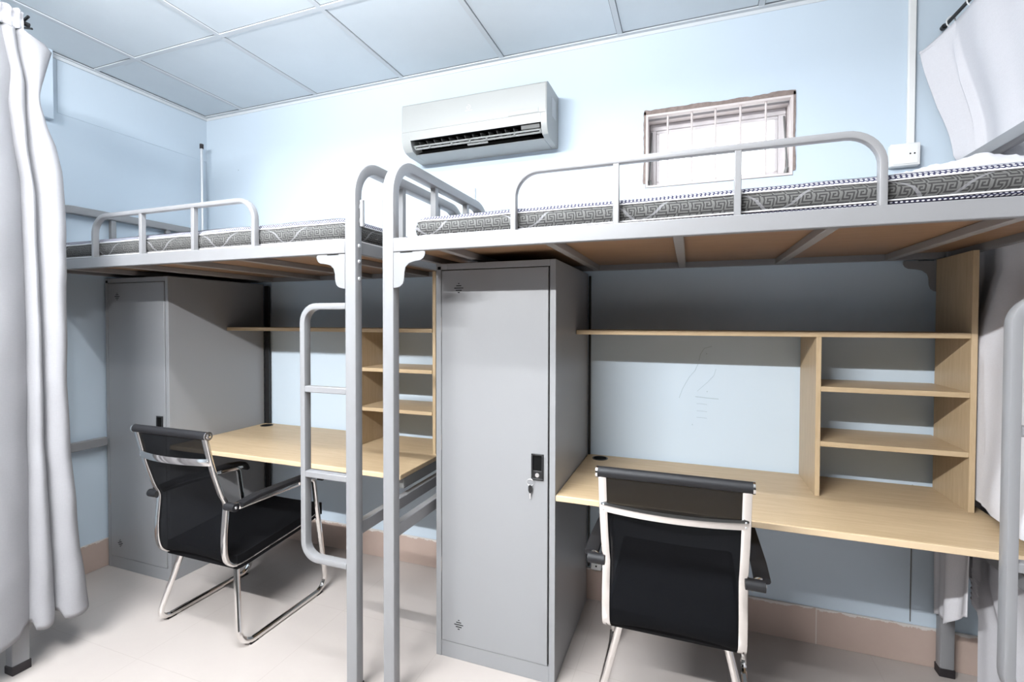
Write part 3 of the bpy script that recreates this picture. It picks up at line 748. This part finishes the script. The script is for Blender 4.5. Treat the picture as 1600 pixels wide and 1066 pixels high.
# neighbouring bunk: corner post with black foot, its rail runs out of frame behind the curtain
nb = thing('bunk_frame', 'grey steel bunk post with black foot below the left curtain', 'bed frame', (-1.415, -1.30, 0))
bm = BM(); box(bm, -1.450, -1.402, -1.306, -1.252, .03, 1.62); obj('post', bm, 'steel', nb, bevel=.004)
bm = BM(); prism(bm, [(-1.452, 0), (-1.398, 0), (-1.398, .036), (-1.452, .030)], 'y', -1.309, -1.249); obj('foot_cap', bm, 'foot', nb, bevel=.003)
bm = BM(); box(bm, -1.436, -1.411, -2.6, -1.300, 1.56, 1.61); obj('side_rail', bm, 'steel', nb, bevel=.003)
bm = BM(); box(bm, -1.438, -1.392, -2.646, -2.60, .0, 1.62); obj('post', bm, 'steel', nb, bevel=.004)
bm = BM(); cyl(bm, (XR_, -2.150, 1.56), (XR_, -2.150, 2.515), .0085, 12); box(bm, -1.412, XR_, -2.158, -2.142, 1.57, 1.60); obj('curtain_pole', bm, 'bolt', nb)

# ------------------------------------------------------------------ right curtain and rod
c2 = thing('curtain', 'mauve grey linen curtain at the end of the right loft bed', 'curtain', (2.03, -.7, .03), 'grey linen curtains')
bm = BM(); rows = []; NR, NC = 130, 230
for i in range(NR+1):
    f = i/NR; z = 2.482-f*2.452; row = []
    for j in range(NC+1):
        s = j/NC; y = -.035 - 1.30*s**1.25 - .11*min(1, max(0, (.46-z)/.16))*(1-s)
        # plane: hangs from the rod (x 1.94..2.0), spreads outside the bed end below the hoop
        rodx = 1.940+.055*min(1, max(0, (-y-.05)/.8))
        low = 2.034
        k_ = min(1, max(0, (2.48-z)/.46)); x = rodx+(low-rodx)*(k_*k_*(3-2*k_))
        # flap at the wall end, leaning into the bed above the mattress
        fl = max(0, 1-(-y-.035)/.085)
        if z > 1.95: 
            g_ = lerp_table([(1.95, 0), (2.0, .055), (2.2, .078), (2.45, .078), (2.49, .06)], z); x -= fl*g_
        if z > 2.43: 
            z_ = z - fl*(z-2.40)*.65
        else: z_ = z - fl*.0
        fold = .010*math.sin(s*17+.6*z)*min(1, s*6)+.006*math.sin(s*41+1.1)*min(1, s*6)
        fold *= min(1, .35+(2.5-z))
        fold += .010*(math.exp(-((y+.120)/.009)**2)*-2.6 + math.exp(-((y+.095)/.012)**2)*1.2)*min(1, max(0, (2.46-z)/.2))
        x += fold + .004*noise.noise(Vector((y*6, z*2, 9)))
        x = max(x, 2.016+.0*y) if 1.62 < z < 2.0 and y < -.10 else x
        if z < 1.62: x = max(x, 2.022)
        # a fold lies on the desk end
        if .757 < z < 1.55:
            u = min(1, max(0, (1.3-z)/.5)); v_ = min(1, max(0, (-y-.10)/.08)) * (1 if y > -.62 else max(0, 1-(-y-.62)/.15))
            x -= (.075*min(1, (1.55-z)/.3) + u*u*.045*min(1, max(0, (-y-.30)/.2)))*v_
            x = max(x, 1.9585) if y > -.33 else x
        row.append((x, y, z_))
    rows.append(row)
grid(bm, rows); obj('cloth', bm, 'curtain2', c2, solid=.0025)
bm = BM(); rows = []
for i in range(31):
    f = i/30; row = []
    for j in range(41):
        s = j/40; y = -.045-.265*s; hem = .235+.13*s**1.6+.012*math.sin(s*9)
        z = .655-f*(.655-hem)
        row.append((1.928+.012*math.sin(s*7.5+.5)+.008*math.sin(s*17+f)+.006*f*math.sin(s*5), y, z))
    rows.append(row)
grid(bm, rows); obj('tucked_fold', bm, 'curtain2', c2, solid=.0025)
r2 = thing('curtain_rod', 'black curtain rod over the right loft bed end', 'curtain rod', (1.94, -.6, 2.515), 'curtain rods')
bm = BM(); cyl(bm, (1.944, -.022, 2.510), (2.004, -1.4, 2.510), .0065, 12); obj('rod', bm, 'black', r2)
bm = BM(); cyl(bm, (1.944, -.018, 2.510), (1.9445, -.034, 2.510), .010, 12); obj('rod_clip', bm, 'black', r2)
for k in range(9):
    y = -.075-.13*k; x = 1.9465+.0435*(-y-.05)
    bm = BM(); sweep(bm, [(x-.001+.0135*math.cos(a), y, 2.503+.019*math.sin(a)) for a in [2*PI*q/14 for q in range(14)]], cprof(.0022, 6), (0, 1, 0), closed=True); obj('curtain_hook', bm, 'white', c2)
